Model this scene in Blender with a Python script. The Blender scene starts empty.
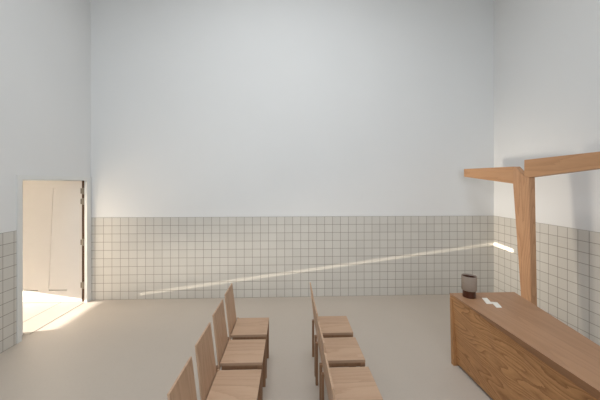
import bpy, bmesh, math, random
from mathutils import Vector, Matrix
random.seed(7)
scene = bpy.context.scene
COL = scene.collection

# ------------------------------------------------------------------ room data
D = 5.0965            # distance of the back wall
XL, XR = -3.3607, 3.6936
YR = -2.2             # rear wall, behind the camera
HC = 6.5              # ceiling height
T = 0.14              # tile size
DADO = 10 * T
DY0, DY1, DH = 3.80, 4.985, 2.03     # doorway
WT = 0.42             # wall thickness at the doorway

# ------------------------------------------------------------------ helpers
def srgb(r, g, b):
    f = lambda c: c / 12.92 if c <= 0.04045 else ((c + 0.055) / 1.055) ** 2.4
    return (f(r / 255), f(g / 255), f(b / 255), 1)

def add_box(bm, lo, hi):
    m = Matrix.Translation([(a + b) / 2 for a, b in zip(lo, hi)]) @ Matrix.Diagonal([b - a for a, b in zip(lo, hi)] + [1])
    return bmesh.ops.create_cube(bm, size=1, matrix=m)['verts']

def box(lo, hi, bev=0.0):
    bm = bmesh.new(); add_box(bm, lo, hi)
    if bev: bevel(bm, bev)
    return bm

def bevel(bm, w, seg=2):
    bmesh.ops.recalc_face_normals(bm, faces=bm.faces)
    es = [e for e in bm.edges if len(e.link_faces) == 2 and e.calc_face_angle(0) > 0.3]
    bmesh.ops.bevel(bm, geom=es, offset=w, segments=seg, affect='EDGES', profile=0.6)

def loft(lower, upper, bev=0.0):
    """closed solid between two matching rings of points"""
    bm = bmesh.new()
    a = [bm.verts.new(p) for p in lower]; b = [bm.verts.new(p) for p in upper]
    n = len(a)
    bm.faces.new(a); bm.faces.new(b)
    for i in range(n): bm.faces.new((a[i], a[(i + 1) % n], b[(i + 1) % n], b[i]))
    bmesh.ops.recalc_face_normals(bm, faces=bm.faces)
    if bev: bevel(bm, bev)
    return bm

def obj(name, bm, mat, parent=None, smooth=False):
    bmesh.ops.recalc_face_normals(bm, faces=bm.faces)
    me = bpy.data.meshes.new(name)
    bm.to_mesh(me); bm.free()
    if smooth:
        for p in me.polygons: p.use_smooth = True
    me.materials.append(mat)
    o = bpy.data.objects.new(name, me); COL.objects.link(o)
    if parent: o.parent = parent
    return o

def thing(name, label, cat, loc=(0, 0, 0), group=None):
    o = bpy.data.objects.new(name, None); COL.objects.link(o)
    o.empty_display_size = 0.1; o.location = loc
    o['label'] = label; o['category'] = cat
    if group: o['group'] = group
    return o

def tag(o, label, cat, group=None):
    o['label'] = label; o['category'] = cat
    if group: o['group'] = group
    return o

def struct(name, bm, mat, parent=None):
    o = obj(name, bm, mat, parent)
    if parent is None: o['kind'] = 'structure'
    return o

# ------------------------------------------------------------------ materials
class NT:
    def __init__(self, name, rough=0.5, spec=0.5):
        self.m = bpy.data.materials.new(name); self.m.use_nodes = True
        self.t = self.m.node_tree
        self.b = self.t.nodes['Principled BSDF']
        self.b.inputs['Roughness'].default_value = rough
        self.b.inputs['Specular IOR Level'].default_value = spec
    def n(self, kind, **kw):
        nd = self.t.nodes.new(kind)
        for k, v in kw.items():
            if k.startswith('_'): setattr(nd, k[1:], v)
            else: nd.inputs[k].default_value = v
        return nd
    def link(self, a, b): self.t.links.new(a, b)
    def math(self, op, a, b=None, c=None):
        nd = self.t.nodes.new('ShaderNodeMath'); nd.operation = op
        for i, v in enumerate((a, b, c)):
            if v is None: continue
            if isinstance(v, (int, float)): nd.inputs[i].default_value = v
            else: self.link(v, nd.inputs[i])
        return nd.outputs[0]
    def mix(self, fac, a, b):
        nd = self.t.nodes.new('ShaderNodeMix'); nd.data_type = 'RGBA'
        for s, v in ((nd.inputs[0], fac), (nd.inputs[6], a), (nd.inputs[7], b)):
            if isinstance(v, (int, float)): s.default_value = v
            elif isinstance(v, tuple): s.default_value = v
            else: self.link(v, s)
        return nd.outputs[2]
    def bump(self, h, strength, dist=0.01):
        nd = self.n('ShaderNodeBump', Strength=strength, Distance=dist)
        self.link(h, nd.inputs['Height']); self.link(nd.outputs[0], self.b.inputs['Normal'])
    def color(self, c):
        if isinstance(c, tuple): self.b.inputs['Base Color'].default_value = c
        else: self.link(c, self.b.inputs['Base Color'])
        return self

def plaster(name, col, bump=0.08, rough=0.9):
    t = NT(name, rough, 0.15)
    co = t.n('ShaderNodeTexCoord')
    a = t.n('ShaderNodeTexNoise', Scale=1.3, Detail=4.0); t.link(co.outputs['Object'], a.inputs['Vector'])
    b = t.n('ShaderNodeTexNoise', Scale=70.0, Detail=3.0); t.link(co.outputs['Object'], b.inputs['Vector'])
    c2 = tuple(x * 0.965 for x in col[:3]) + (1,)
    t.color(t.mix(a.outputs['Fac'], col, c2)); t.bump(b.outputs['Fac'], bump, 0.004)
    return t.m

def tiles(name, axis, phase, col, grout):
    t = NT(name, 0.42, 0.35)
    co = t.n('ShaderNodeTexCoord'); s = t.n('ShaderNodeSeparateXYZ'); t.link(co.outputs['Object'], s.inputs[0])
    u = t.math('DIVIDE', t.math('SUBTRACT', s.outputs[axis], phase), T)
    v = t.math('DIVIDE', s.outputs[2], T)
    du = t.math('PINGPONG', u, 0.5); dv = t.math('PINGPONG', v, 0.5)
    d = t.math('MINIMUM', du, dv)
    mr = t.n('ShaderNodeMapRange'); mr.inputs[1].default_value = 0.012; mr.inputs[2].default_value = 0.030
    t.link(d, mr.inputs[0])                                   # 0 in the joint, 1 on the tile
    cv = t.n('ShaderNodeCombineXYZ'); t.link(t.math('FLOOR', u), cv.inputs[0]); t.link(t.math('FLOOR', v), cv.inputs[1])
    wn = t.n('ShaderNodeTexWhiteNoise'); wn.noise_dimensions = '2D'; t.link(cv.outputs[0], wn.inputs['Vector'])
    c2 = tuple(x * 0.95 for x in col[:3]) + (1,)
    base = t.mix(wn.outputs['Value'], col, c2)
    t.color(t.mix(mr.outputs[0], grout, base))
    t.bump(mr.outputs[0], 0.35, 0.003)
    return t.m

def wood(name, light, dark, grain=0, stretch=9.0, freq=7.0, scale=1.0, contrast=1.0, rough=0.5, boards=None):
    """long-grained timber; the growth rings are contours of a noise drawn out along the grain"""
    t = NT(name, rough, 0.3)
    co = t.n('ShaderNodeTexCoord'); oi = t.n('ShaderNodeObjectInfo')
    off = t.n('ShaderNodeVectorMath', _operation='SCALE'); t.link(oi.outputs['Location'], off.inputs[0]); off.inputs['Scale'].default_value = 3.7
    vec = co.outputs['Object']
    seam = None
    if boards:                                                # (axis, width): each board has grain of its own
        ax, w = boards
        s = t.n('ShaderNodeSeparateXYZ'); t.link(vec, s.inputs[0])
        q = t.math('DIVIDE', s.outputs[ax], w)
        fl = t.math('FLOOR', q)
        cb = t.n('ShaderNodeCombineXYZ'); t.link(t.math('MULTIPLY', fl, 5.3), cb.inputs[0]); t.link(t.math('MULTIPLY', fl, 3.1), cb.inputs[2]); t.link(t.math('MULTIPLY', fl, 7.7), cb.inputs[1])
        ad = t.n('ShaderNodeVectorMath', _operation='ADD'); t.link(vec, ad.inputs[0]); t.link(cb.outputs[0], ad.inputs[1]); vec = ad.outputs[0]
        mr = t.n('ShaderNodeMapRange'); mr.inputs[1].default_value = 0.0; mr.inputs[2].default_value = 0.004 / w * 1.0
        t.link(t.math('PINGPONG', q, 0.5), mr.inputs[0]); seam = mr.outputs[0]
        wn = t.n('ShaderNodeTexWhiteNoise'); wn.noise_dimensions = '1D'; t.link(fl, wn.inputs['W'])
    ad = t.n('ShaderNodeVectorMath', _operation='ADD'); t.link(vec, ad.inputs[0]); t.link(off.outputs[0], ad.inputs[1])
    mp = t.n('ShaderNodeMapping'); t.link(ad.outputs[0], mp.inputs[0])
    sc = [scale * 3.0] * 3; sc[grain] = scale * 3.0 / stretch
    mp.inputs['Scale'].default_value = sc
    n1 = t.n('ShaderNodeTexNoise', Scale=1.0, Detail=1.0, Roughness=0.4); t.link(mp.outputs[0], n1.inputs['Vector'])
    n2 = t.n('ShaderNodeTexNoise', Scale=14.0, Detail=4.0, Roughness=0.65); t.link(mp.outputs[0], n2.inputs['Vector'])
    ring = t.math('MULTIPLY_ADD', n1.outputs['Fac'], freq * 2.0, t.math('MULTIPLY', n2.outputs['Fac'], 0.55))
    saw = t.math('FRACT', ring)
    saw = t.math('POWER', saw, 2.2)
    f = t.math('ADD', t.math('MULTIPLY', saw, 0.55 * contrast), t.math('MULTIPLY', n2.outputs['Fac'], 0.55 * contrast))
    col = t.mix(t.math('MINIMUM', f, 1.0), light, dark)
    if boards:
        lo = tuple(x * 0.86 for x in light[:3]) + (1,)
        mul = t.n('ShaderNodeMix'); mul.data_type = 'RGBA'; mul.blend_type = 'MULTIPLY'; mul.inputs[0].default_value = 1.0
        t.link(col, mul.inputs[6]); t.link(t.mix(wn.outputs['Value'], (1, 1, 1, 1), (0.88, 0.86, 0.84, 1)), mul.inputs[7])
        dk = tuple(x * 0.55 for x in dark[:3]) + (1,)
        col = t.mix(seam, t.mix(0.5, dk, light), mul.outputs[2])
    t.color(col); t.bump(f, 0.12, 0.002)
    return t.m

def plain(name, col, rough=0.5, spec=0.5, metal=0.0, noise=0.06, nscale=30):
    t = NT(name, rough, spec); t.b.inputs['Metallic'].default_value = metal
    co = t.n('ShaderNodeTexCoord'); a = t.n('ShaderNodeTexNoise', Scale=float(nscale), Detail=4.0); t.link(co.outputs['Object'], a.inputs['Vector'])
    c2 = tuple(x * (1 - 3 * noise) for x in col[:3]) + (1,)
    t.color(t.mix(a.outputs['Fac'], col, c2)); t.bump(a.outputs['Fac'], 0.1, 0.002)
    return t.m

M_wall = plaster('white_plaster', (0.80, 0.80, 0.795, 1))
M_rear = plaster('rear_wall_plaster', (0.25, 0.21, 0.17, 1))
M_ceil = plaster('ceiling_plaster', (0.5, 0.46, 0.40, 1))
TILE = (0.635, 0.61, 0.565, 1); GROUT = (0.24, 0.20, 0.165, 1)
M_tile_b = tiles('cream_tiles_back', 0, -3.1435, TILE, GROUT)
M_tile_r = tiles('cream_tiles_right', 1, D - 1.1075, TILE, GROUT)
M_tile_l = tiles('cream_tiles_left', 1, D - 1.3923, TILE, GROUT)

def screed():
    t = NT('beige_screed', 0.5, 0.35)
    co = t.n('ShaderNodeTexCoord')
    a = t.n('ShaderNodeTexNoise', Scale=0.8, Detail=6.0, Roughness=0.6); t.link(co.outputs['Object'], a.inputs['Vector'])
    b = t.n('ShaderNodeTexNoise', Scale=45.0, Detail=4.0); t.link(co.outputs['Object'], b.inputs['Vector'])
    base = t.mix(a.outputs['Fac'], (0.58, 0.51, 0.44, 1), (0.52, 0.455, 0.39, 1))
    sp = t.n('ShaderNodeMapRange'); sp.inputs[1].default_value = 0.55; sp.inputs[2].default_value = 0.75; t.link(b.outputs['Fac'], sp.inputs[0])
    t.color(t.mix(t.math('MULTIPLY', sp.outputs[0], 0.25), base, (0.45, 0.39, 0.33, 1)))
    t.bump(b.outputs['Fac'], 0.05, 0.002)
    return t.m
M_floor = screed()
M_stone = plain('threshold_stone', (0.62, 0.545, 0.46, 1), 0.5, 0.3, 0, 0.03, 12)
M_joint = plain('joint_mortar', (0.30, 0.25, 0.20, 1), 0.8, 0.2, 0, 0.03, 20)
M_paint = plain('cream_door_paint', (0.88, 0.825, 0.765, 1), 0.5, 0.35, 0, 0.01, 6)
M_frame = plain('white_frame_paint', (0.78, 0.78, 0.76, 1), 0.55, 0.3, 0, 0.01, 6)
M_gap_shade = plain('hinge_gap_shade', (0.10, 0.05, 0.022, 1), 0.6, 0.3)  # dark colour standing in for shade in the hinge gap
M_brass = plain('aged_brass', (0.30, 0.25, 0.19, 1), 0.45, 0.5, 0.4)
M_chair = wood('pale_chestnut', (0.60, 0.405, 0.275, 1), (0.43, 0.265, 0.165, 1), grain=0, stretch=8, freq=5, scale=1.6, contrast=0.65, rough=0.5, boards=(1, 0.187))
M_chair_back = wood('pale_chestnut_upright', (0.60, 0.405, 0.275, 1), (0.43, 0.265, 0.165, 1), grain=2, stretch=8, freq=6, scale=1.6, contrast=0.95, rough=0.5)
M_chair_leg = wood('chestnut_darkened', (0.34, 0.195, 0.11, 1), (0.23, 0.125, 0.07, 1), grain=2, stretch=8, freq=5, scale=1.6, contrast=0.7, rough=0.5)  # chestnut colours darkened for the rails and legs
M_cross_v = wood('red_oak_upright', (0.62, 0.36, 0.20, 1), (0.36, 0.17, 0.08, 1), grain=2, stretch=10, freq=7, scale=1.8, contrast=0.8, rough=0.5)
M_cross_h = wood('red_oak_level', (0.57, 0.32, 0.17, 1), (0.37, 0.18, 0.08, 1), grain=1, stretch=10, freq=5, scale=1.5, contrast=0.6, rough=0.5)
M_altar = wood('oak_front', (0.68, 0.37, 0.165, 1), (0.27, 0.115, 0.042, 1), grain=1, stretch=6, freq=13, scale=1.35, contrast=1.0, rough=0.5, boards=(2, 0.36))
M_altar_end = wood('oak_end', (0.52, 0.28, 0.125, 1), (0.33, 0.155, 0.06, 1), grain=2, stretch=9, freq=6, scale=1.5, contrast=0.7, rough=0.5)
M_altar_top = wood('oak_top', (0.47, 0.265, 0.15, 1), (0.31, 0.16, 0.085, 1), grain=1, stretch=11, freq=6, scale=1.2, contrast=0.6, rough=0.42, boards=(0, 0.34))
M_void = plain('shadow_gap', (0.06, 0.035, 0.02, 1), 0.8, 0.1)
M_concrete = plain('taupe_concrete', (0.38, 0.305, 0.25, 1), 0.8, 0.2, 0, 0.08, 40)
M_dark = plain('dark_brown_glaze', (0.085, 0.024, 0.010, 1), 0.3, 0.5, 0, 0.1, 20)
M_card = plain('white_card', (0.95, 0.90, 0.82, 1), 0.6, 0.3, 0, 0.01, 20)
M_blocker = plain('white_blocker', (0.8, 0.8, 0.8, 1), 0.8, 0.1)  # for the added panel behind the rear window

# ------------------------------------------------------------------ the setting
struct('floor', box((XL - WT, YR - 0.3, -0.2), (XR + 0.3, D + 0.3, 0)), M_floor)
SX, SY = -0.1, 2.2                                            # skylight in the ceiling, out of the picture
bm = bmesh.new()
add_box(bm, (XL - 0.3, YR - 0.3, HC), (SX - 1.25, D + 0.3, HC + 0.25)); add_box(bm, (SX + 1.25, YR - 0.3, HC), (XR + 0.3, D + 0.3, HC + 0.25))
add_box(bm, (SX - 1.25, YR - 0.3, HC), (SX + 1.25, SY - 1.05, HC + 0.25)); add_box(bm, (SX - 1.25, SY + 1.05, HC), (SX + 1.25, D + 0.3, HC + 0.25))
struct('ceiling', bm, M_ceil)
w = struct('window_2', box((SX - 1.3, SY - 1.1, HC + 0.26), (SX + 1.3, SY + 1.1, HC + 0.30)), M_frame)
struct('wall_back', box((XL - WT, D, 0), (XR + 0.3, D + 0.3, HC)), M_wall)
struct('wall_right', box((XR, YR - 0.3, 0), (XR + 0.3, D, HC)), M_wall)
bm = bmesh.new()                                             # left wall, pierced by the doorway
add_box(bm, (XL - WT, YR - 0.3, 0), (XL, DY0, HC)); add_box(bm, (XL - WT, DY0, 0), (XL - 0.12, 3.965, DH))
add_box(bm, (XL - WT, DY0, DH), (XL, D, HC))
add_box(bm, (XL - WT, 5.07, 0), (XL, D, DH))
struct('wall_left', bm, M_wall)
WX0, WX1, WZ0, WZ1 = -2.2, 2.4, 1.6, 4.0                     # window high in the rear wall
bm = bmesh.new()
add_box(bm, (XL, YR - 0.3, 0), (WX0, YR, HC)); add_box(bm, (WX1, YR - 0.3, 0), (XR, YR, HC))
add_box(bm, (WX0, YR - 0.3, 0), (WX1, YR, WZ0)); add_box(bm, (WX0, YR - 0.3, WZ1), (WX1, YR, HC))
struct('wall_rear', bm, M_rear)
bm = bmesh.new()
for lo, hi in (((WX0, WZ0), (WX0 + .06, WZ1)), ((WX1 - .06, WZ0), (WX1, WZ1)), ((WX0, WZ0), (WX1, WZ0 + .06)), ((WX0, WZ1 - .06), (WX1, WZ1))):
    add_box(bm, (lo[0], YR - 0.2, lo[1]), (hi[0], YR - 0.12, hi[1]))
w = struct('window_1', bm, M_frame)
struct('sun_blocker', box((WX0, YR - 0.29, WZ0), (WX1, YR - 0.27, WZ1)), M_blocker, w)  # unseen opaque panel, added to keep the low sun out

# tiled dados, a few millimetres proud of the plaster
TT = 0.006
struct('trim_back_tiles', box((XL + 0.001, D - TT, 0), (XR, D, DADO)), M_tile_b)
struct('trim_right_tiles', box((XR - TT, YR, 0), (XR, D - TT, DADO)), M_tile_r)
struct('trim_left_tiles', box((XL, YR, 0), (XL + TT, DY0 - 0.062, DADO)), M_tile_l)

# the doorway: threshold, frame, and the leaf folded back outside
struct('trim_threshold', box((XL - WT + 0.004, 3.966, -0.01), (XL - 0.034, 5.069, 0.0012)), M_stone)
door = bpy.data.objects.new('door_1', None); COL.objects.link(door); door['kind'] = 'structure'
door.location = (XL, DY1, 0)
def dloc(p): return (p[0] - XL, p[1] - DY1, p[2])
def dbox(lo, hi, bev=0): return box(dloc(lo), dloc(hi), bev)
bm = bmesh.new()                                             # frame: near jamb, head, far jamb
add_box(bm, dloc((XL - 0.05, DY0 - 0.060, 0)), dloc((XL + 0.016, DY0, DH + 0.058)))
add_box(bm, dloc((XL - 0.05, DY0, DH)), dloc((XL + 0.016, D - 0.008, DH + 0.058)))
add_box(bm, dloc((XL - 0.028, DY1, 0)), dloc((XL + 0.016, D - 0.008, DH)))
obj('door_frame', bm, M_frame, door)
LX1, LX0, LY, LT = XL - 0.086, XL - 1.20, 5.008, 0.045       # leaf: hinge edge, free edge, face, thickness
LZ0, LZ1 = 0.012, DH - 0.006
def leaf():
    bm = bmesh.new()
    V = lambda x, y, z: bm.verts.new(dloc((x, y, z)))
    F = lambda *v: bm.faces.new(v)
    Q = [[(-4.52, .216), (-4.154, .216), (-4.154, .198), (-4.52, .198)],            # routed grooves in the face
         [(-3.983, .216), (-3.687, .216), (-3.687, .198), (-3.983, .198)],
         [(-3.910, 1.905), (-3.900, 1.905), (-3.973, .240), (-3.983, .240)],
         [(-4.52, 1.905), (-4.250, 1.905), (-4.250, 1.893), (-4.52, 1.893)],
         [(-3.882, 1.905), (-3.671, 1.905), (-3.671, 1.893), (-3.882, 1.893)]]
    DP = [0.036, 0.036, 0.007, 0.003, 0.003]
    R = [[V(x, LY, z) for x, z in q] for q in Q]
    oTL, oTR, oBR, oBL = V(LX0, LY, LZ1), V(LX1, LY, LZ1), V(LX1, LY, LZ0), V(LX0, LY, LZ0)
    g1, g2, v, h1, h2 = R
    F(oTL, h1[0], h1[1], v[0], v[1], h2[0], h2[1], oTR)
    F(oBL, oBR, g2[2], g2[3], g1[2], g1[3])
    F(oTL, oBL, g1[3], g1[0], h1[3], h1[0])
    F(h1[3], g1[0], g1[1], h1[2]); F(h1[2], g1[1], g1[2], g2[3], g2[0], v[3], v[0], h1[1])
    F(v[1], v[2], h2[3], h2[0]); F(v[2], v[3], g2[0], g2[1], h2[2], h2[3])
    F(h2[1], h2[2], g2[1], g2[2], oBR, oTR)
    for q, r, dp in zip(Q, R, DP):
        k = [V(x, LY + dp, z) for x, z in q]
        F(*k)
        for i in range(4): F(r[i], r[(i + 1) % 4], k[(i + 1) % 4], k[i])
    k = [V(LX0, LY + LT, LZ1), V(LX1, LY + LT, LZ1), V(LX1, LY + LT, LZ0), V(LX0, LY + LT, LZ0)]
    F(*k); F(oTL, oTR, k[1], k[0]); F(oTR, oBR, k[2], k[1]); F(oBR, oBL, k[3], k[2]); F(oBL, oTL, k[0], k[3])
    return bm
lf = obj('door_leaf', leaf(), M_paint, door)
obj('gap_shade_strip', dbox((XL - 0.0855, LY + 0.004, 0.006), (XL - 0.0285, LY + 0.05, DH)), M_gap_shade, door)  # dark strip filling the hinge gap as painted shade
for z in (1.855, 1.68, 1.00, 0.284):
    bm = bmesh.new()
    bmesh.ops.create_cone(bm, cap_ends=True, segments=16, radius1=0.02, radius2=0.02, depth=0.11, matrix=Matrix.Translation(dloc((XL - 0.056, LY - 0.008, z))))
    add_box(bm, dloc((XL - 0.104, LY - 0.004, z - 0.045)), dloc((XL - 0.0285, LY + 0.010, z + 0.045)))
    obj('hinge', bm, M_brass, door)

for x in (XL - WT - 0.002, XL - 0.034):
    struct('trim_threshold_joint', box((x - 0.005, 3.966, -0.008), (x + 0.005, 5.069, 0.0018)), M_joint)
# the covered entry outside the door, open on its near side; its unseen raised front wall is added to block the upper sun
struct('floor_entry', box((-11, -4, -0.2), (XL - WT, 8.0, 0)), M_stone)
struct('entry_sun_block', box((-7.2, 1.0, 0.67), (-7.0, 8.0, 3.0)), M_wall)
struct('wall_entry_end', box((-7.2, 6.4, 0), (XL - WT, 6.6, 3.0)), M_wall)
struct('ceiling_entry', box((-7.2, 1.0, 2.75), (XL - WT, 6.6, 3.0)), M_wall)

# ------------------------------------------------------------------ altar
altar = thing('altar', 'long oak block altar with undercut top edge standing before the cross', 'altar', (2.1, 2.0, 0))
def al(x, y, z): return (x - 2.1, y - 2.0, z)
AZ = 0.775; YF, YN = 3.142, 0.85
def xf(y): return 1.778 + (3.142 - y) * 0.020                 # front edge of the top
def xb(y): return 2.512 - (3.142 - y) * 0.185                 # back edge of the top, tapering
def und(y): return 0.0 if y > 2.85 else (2.85 - y) * 0.15 if y > 2.25 else 0.09 + (2.25 - y) * 0.046   # undercut height
ys = [YF, 2.85, 2.6, 2.25, 1.7, 1.2, YN]
bm = bmesh.new()                                             # front panel: its top edge falls away under the undercut
G = []
for y in ys:
    h = und(y); d = h * 0.9
    G.append([bm.verts.new(al(*p)) for p in ((xf(y) + d + 0.002, y, AZ - 0.016 - h), (xf(y) + 0.052 + (3.142 - y) * 0.012, y, 0.03),
              (xf(y) + 0.10 + (3.142 - y) * 0.012, y, 0.03), (xf(y) + 0.10 + d, y, AZ - 0.016 - h))])
for A, B in zip(G, G[1:]):
    for i in range(4): bm.faces.new((A[i], A[(i + 1) % 4], B[(i + 1) % 4], B[i]))
bm.faces.new(G[0]); bm.faces.new(G[-1])
obj('front_panel', bm, M_altar, altar)
bm = bmesh.new()                                             # top with a front edge undercut more and more towards the near end
G = []
for y in ys:
    h = und(y); d = h * 0.9
    G.append([bm.verts.new(al(*p)) for p in ((xf(y), y, AZ), (xf(y) + d, y, AZ - 0.014 - h), (xb(y), y, AZ - 0.05 - h * 0.3), (xb(y), y, AZ))])
for A, B in zip(G, G[1:]):
    for i in range(4): bm.faces.new((A[i], A[(i + 1) % 4], B[(i + 1) % 4], B[i]))
bm.faces.new(G[0]); bm.faces.new(G[-1])
obj('altar_top', bm, M_altar_top, altar)
for y0, y1 in ((YF - 0.045, YF - 0.001), (YN + 0.001, YN + 0.045)):
    dx = 0.0 if y0 > 2 else 0.045
    obj('end_panel', loft([al(xf(y0) + 0.016 + dx, y0, 0), al(xb(y0) - 0.02, y0, 0), al(xb(y1) - 0.02, y1, 0), al(xf(y1) + 0.016 + dx, y1, 0)],
                          [al(xf(y0) - 0.001 + dx * 2, y0, AZ - 0.05 - dx * 1.5), al(xb(y0) - 0.003, y0, AZ - 0.05 - dx * 1.5), al(xb(y1) - 0.003, y1, AZ - 0.05 - dx * 1.5), al(xf(y1) - 0.001 + dx * 2, y1, AZ - 0.05 - dx * 1.5)]), M_altar_end, altar)
obj('back_panel', loft([al(xb(YF - .05) - 0.06, YF - .05, 0.03), al(xb(YF - .05) - 0.02, YF - .05, 0.03), al(xb(YN + .05) - 0.02, YN + .05, 0.03), al(xb(YN + .05) - 0.06, YN + .05, 0.03)],
                       [al(xb(YF - .05) - 0.06, YF - .05, AZ - 0.05), al(xb(YF - .05) - 0.02, YF - .05, AZ - 0.05), al(xb(YN + .05) - 0.02, YN + .05, AZ - 0.09), al(xb(YN + .05) - 0.06, YN + .05, AZ - 0.09)]), M_altar, altar)

# ------------------------------------------------------------------ what lies on the altar
VX, VY = 1.925, 3.03
ves = thing('vessel', 'round taupe vessel with slanted rim and dark brown foot at the altar far end', 'vessel', (VX, VY, AZ))
def lathe(prof, seg=48, tilt=None):
    bm = bmesh.new(); rings = []
    for r, z, k in prof:
        ring = []
        for i in range(seg):
            a = 2 * math.pi * i / seg
            x, y = r * math.cos(a), r * math.sin(a)
            ring.append(bm.verts.new((x, y, z + (tilt(x, y) * k if tilt else 0))))
        rings.append(ring)
    for A, B in zip(rings, rings[1:]):
        for i in range(seg): bm.faces.new((A[i], A[(i + 1) % seg], B[(i + 1) % seg], B[i]))
    bm.faces.new(rings[0]); bm.faces.new(rings[-1])
    return bm
def sl(x, y): return -0.17 * x + 0.09 * y
obj('foot', lathe([(0.058, 0, 0), (0.0615, 0.004, 0), (0.0625, 0.074, 0), (0.055, 0.076, 0)]), M_dark, ves, True)
obj('body', lathe([(0.055, 0.0755, 0), (0.071, 0.076, 0), (0.0735, 0.080, 0), (0.073, 0.225, 1), (0.072, 0.227, 1), (0.0695, 0.226, 1), (0.068, 0.222, 1), (0.067, 0.10, 0)]), M_concrete, ves, True)
obj('dark_inner', lathe([(0.060, 0.101, 0), (0.0668, 0.102, 0), (0.0672, 0.212, 1), (0.063, 0.208, 1), (0.061, 0.106, 0)]), M_dark, ves, True)  # dark inner wall that makes the inside of the vessel darker
for o_ in ves.children:
    try:
        o_.data.set_sharp_from_angle(angle=math.radians(35))
    except Exception:
        pass
def card(label, pts, z):
    cx = sum(p[0] for p in pts) / 4; cy = sum(p[1] for p in pts) / 4
    o = obj('card', loft([(x - cx, y - cy, 0) for x, y in pts], [(x - cx, y - cy, 0.0015) for x, y in pts]), M_card)
    o.location = (cx, cy, z); tag(o, label, 'card', 'white cards on the altar')
card('small white card on the altar top, the one nearer the taupe vessel', [(2.037, 2.992), (2.093, 2.990), (2.045, 2.840), (1.986, 2.842)], AZ + 0.0002)
card('small white card on the altar top, the one farther from the vessel', [(2.060, 2.887), (2.115, 2.868), (2.073, 2.746), (2.019, 2.749)], AZ + 0.0018)

# ------------------------------------------------------------------ cross
CX, CT = 2.98, 0.076
cross = thing('cross', 'tall oak cross with tapering notched arms standing behind the altar', 'cross', (CX, 3.52, 0))
def flat(poly):
    return loft([(0, y - 3.52, z) for y, z in poly], [(CT, y - 3.52, z) for y, z in poly], 0.0025)
obj('post', flat([(3.570, 0), (3.751, 1.979), (3.7505, 2.18), (3.726, 2.205), (3.574, 2.074), (3.494, 2.056), (3.453, 0)]), M_cross_v, cross)
obj('arm', flat([(3.7512, 1.979), (4.831, 2.095), (4.831, 2.226), (3.7512, 2.2055)]), M_cross_h, cross)
obj('arm', flat([(3.570, 2.0758), (3.567, 2.279), (2.36, 2.292), (2.36, 2.156), (3.4942, 2.0565)]), M_cross_h, cross)

# ------------------------------------------------------------------ chairs
def make_chair():
    t = thing('chair', '', 'chair', (0, 0, 0), 'chairs in two rows facing the altar')
    W = 0.1875
    obj('seat', box((-0.176, -W, 0.426), (0.183, W, 0.45), 0.002), M_chair, t)
    bm = bmesh.new()
    add_box(bm, (-0.165, -W + 0.004, 0.39), (0.150, -W + 0.026, 0.4258)); add_box(bm, (-0.165, W - 0.026, 0.39), (0.150, W - 0.004, 0.4258))
    add_box(bm, (0.155, -W + 0.04, 0.39), (0.175, W - 0.04, 0.4258))
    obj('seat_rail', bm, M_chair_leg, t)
    x0, x1, th = -0.1785, -0.232, 0.013
    obj('backrest', loft([(x0 - th, -W + 0.004, 0.39), (x0, -W + 0.004, 0.39), (x0, W - 0.004, 0.39), (x0 - th, W - 0.004, 0.39)],
                         [(x1 - th, -W + 0.008, 0.858), (x1, -W + 0.008, 0.858), (x1, W - 0.008, 0.848), (x1 - th, W - 0.008, 0.848)], 0.002), M_chair_back, t)
    for s in (-1, 1):
        ya, yb = sorted((s * (W - 0.001), s * (W - 0.034)))
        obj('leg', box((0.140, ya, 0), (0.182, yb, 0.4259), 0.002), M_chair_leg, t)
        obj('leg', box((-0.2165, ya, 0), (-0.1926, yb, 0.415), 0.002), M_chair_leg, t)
        obj('peg', box((-0.1765, s * W - 0.012, 0.45), (-0.162, s * W + 0.001, 0.459), 0.002), M_chair_back, t)
    return t
chair0 = make_chair()
def dup(root):
    r = root.copy(); COL.objects.link(r)
    for ch in root.children:
        c = ch.copy(); COL.objects.link(c); c.parent = r
    return r
order = ['nearest the tiled back wall', 'second from the back wall', 'third from the back wall', 'fourth from the back wall']
first = True
for side, cx in (('left row', -0.401), ('right row beside the altar', 0.488)):
    for i in range(4):
        c = chair0 if first else dup(chair0)
        first = False
        c.location = (cx + random.uniform(-.004, .004), 3.160 - 0.4655 * i + random.uniform(-.004, .004), 0)
        c.rotation_euler = (0, 0, math.radians(random.uniform(-.5, .5)))
        c['label'] = 'pale wooden chair in the %s, %s' % (side, order[i])

# ------------------------------------------------------------------ light
def aim(o, d):
    o.rotation_euler = Vector(d).to_track_quat('-Z', 'Y').to_euler()
def lamp(name, kind, loc, d, **kw):
    l = bpy.data.lights.new(name, kind)
    for k, v in kw.items(): setattr(l, k, v)
    o = bpy.data.objects.new(name, l); COL.objects.link(o); o.location = loc; aim(o, d)
    return o
SUN = Vector((1, 0.20, -0.165)).normalized()
lamp('sun', 'SUN', (-12, 2, 4), SUN, energy=27.0, angle=math.radians(0.4), color=(1.0, 0.95, 0.89))
# daylight from the rear window
lamp('window_daylight', 'AREA', ((WX0 + WX1) / 2, YR - 0.02, (WZ0 + WZ1) / 2), (0.0, 1, 0.06), shape='RECTANGLE', size=WX1 - WX0 - .1, size_y=WZ1 - WZ0 - .1, energy=96.0, color=(0.86, 0.94, 1.0), spread=math.radians(135))
# daylight from the skylight
lamp('skylight_daylight', 'AREA', (SX, SY, HC - 0.01), (0, 0, -1), shape='RECTANGLE', size=2.4, size_y=2.0, energy=94.0, color=(0.93, 0.97, 1.0), spread=math.radians(150))
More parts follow.
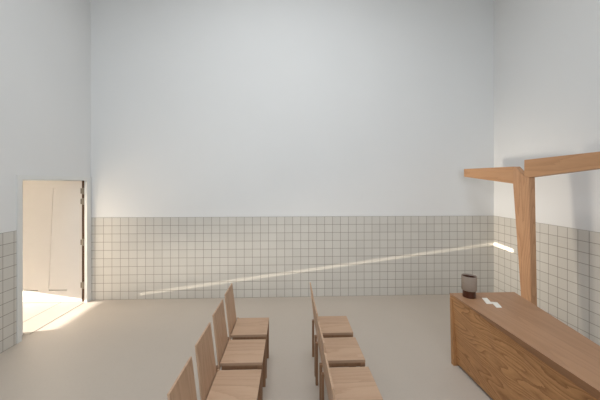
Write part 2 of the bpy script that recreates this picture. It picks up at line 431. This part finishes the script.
# added doorway lamps, standing in for low sun off the polished entry ground
lamp('doorway_glow', 'AREA', (XL - 0.15, 4.45, 0.42), Vector((3.69, 4.85, 1.2)) - Vector((XL - 0.15, 4.45, 0.42)), shape='RECTANGLE', size=0.9, size_y=0.7, energy=9.6, color=(1.0, 0.89, 0.74), spread=math.radians(35))
lamp('doorway_fill', 'AREA', (XL - 0.10, 4.45, 0.95), (1, 0, 0), shape='RECTANGLE', size=0.95, size_y=1.7, energy=8.5, color=(1.0, 0.84, 0.65))  # fill added to warm the back wall beside the door
# added lamp standing in for a glint of the low sun: a thin sheet of light across the room
def glint():
    d = Vector((1, 0.105, 0.135)).normalized()               # the way the reflected light runs
    n = Vector((-0.13, -0.05, 1)).normalized()               # normal of the sheet of light
    d = (d - n * d.dot(n)).normalized(); e = n.cross(d).normalized()
    c = Vector((-2.60, 4.53, 0.052))
    l = bpy.data.lights.new('added_glint', 'AREA'); l.shape = 'RECTANGLE'; l.size = 1.10; l.size_y = 0.055
    l.spread = math.radians(0.4); l.energy = 0.7; l.color = (1.0, 0.88, 0.70)
    o = bpy.data.objects.new('added_glint', l); COL.objects.link(o)
    z = -d; x = e; y = z.cross(x)
    o.matrix_world = Matrix.Translation(c) @ Matrix((x, y, z)).transposed().to_4x4()
glint()
w = bpy.data.worlds.new('sky'); scene.world = w; w.use_nodes = True
bg = w.node_tree.nodes['Background']
sky = w.node_tree.nodes.new('ShaderNodeTexSky'); sky.sky_type = 'HOSEK_WILKIE'
sky.sun_direction = (-SUN).normalized(); sky.turbidity = 3.0
w.node_tree.links.new(sky.outputs[0], bg.inputs[0]); bg.inputs[1].default_value = 4.0

# ------------------------------------------------------------------ camera
cam = bpy.data.cameras.new('camera'); co = bpy.data.objects.new('camera', cam); COL.objects.link(co)
cam.sensor_width = 36; cam.lens = 291.39 / 600 * 36
cam.shift_y = -(200 - 183.2) / 600
cam.clip_start = 0.05
co.location = (0, 0, 1.985); co.rotation_euler = (math.radians(90), 0, -0.0401)
scene.camera = co
scene.cycles.light_sampling_threshold = 0.0
scene.cycles.use_light_tree = False
scene.view_settings.view_transform = 'Standard'; scene.view_settings.look = 'None'
scene.view_settings.exposure = 0.0; scene.view_settings.gamma = 1.0
scene.view_settings.use_curve_mapping = False
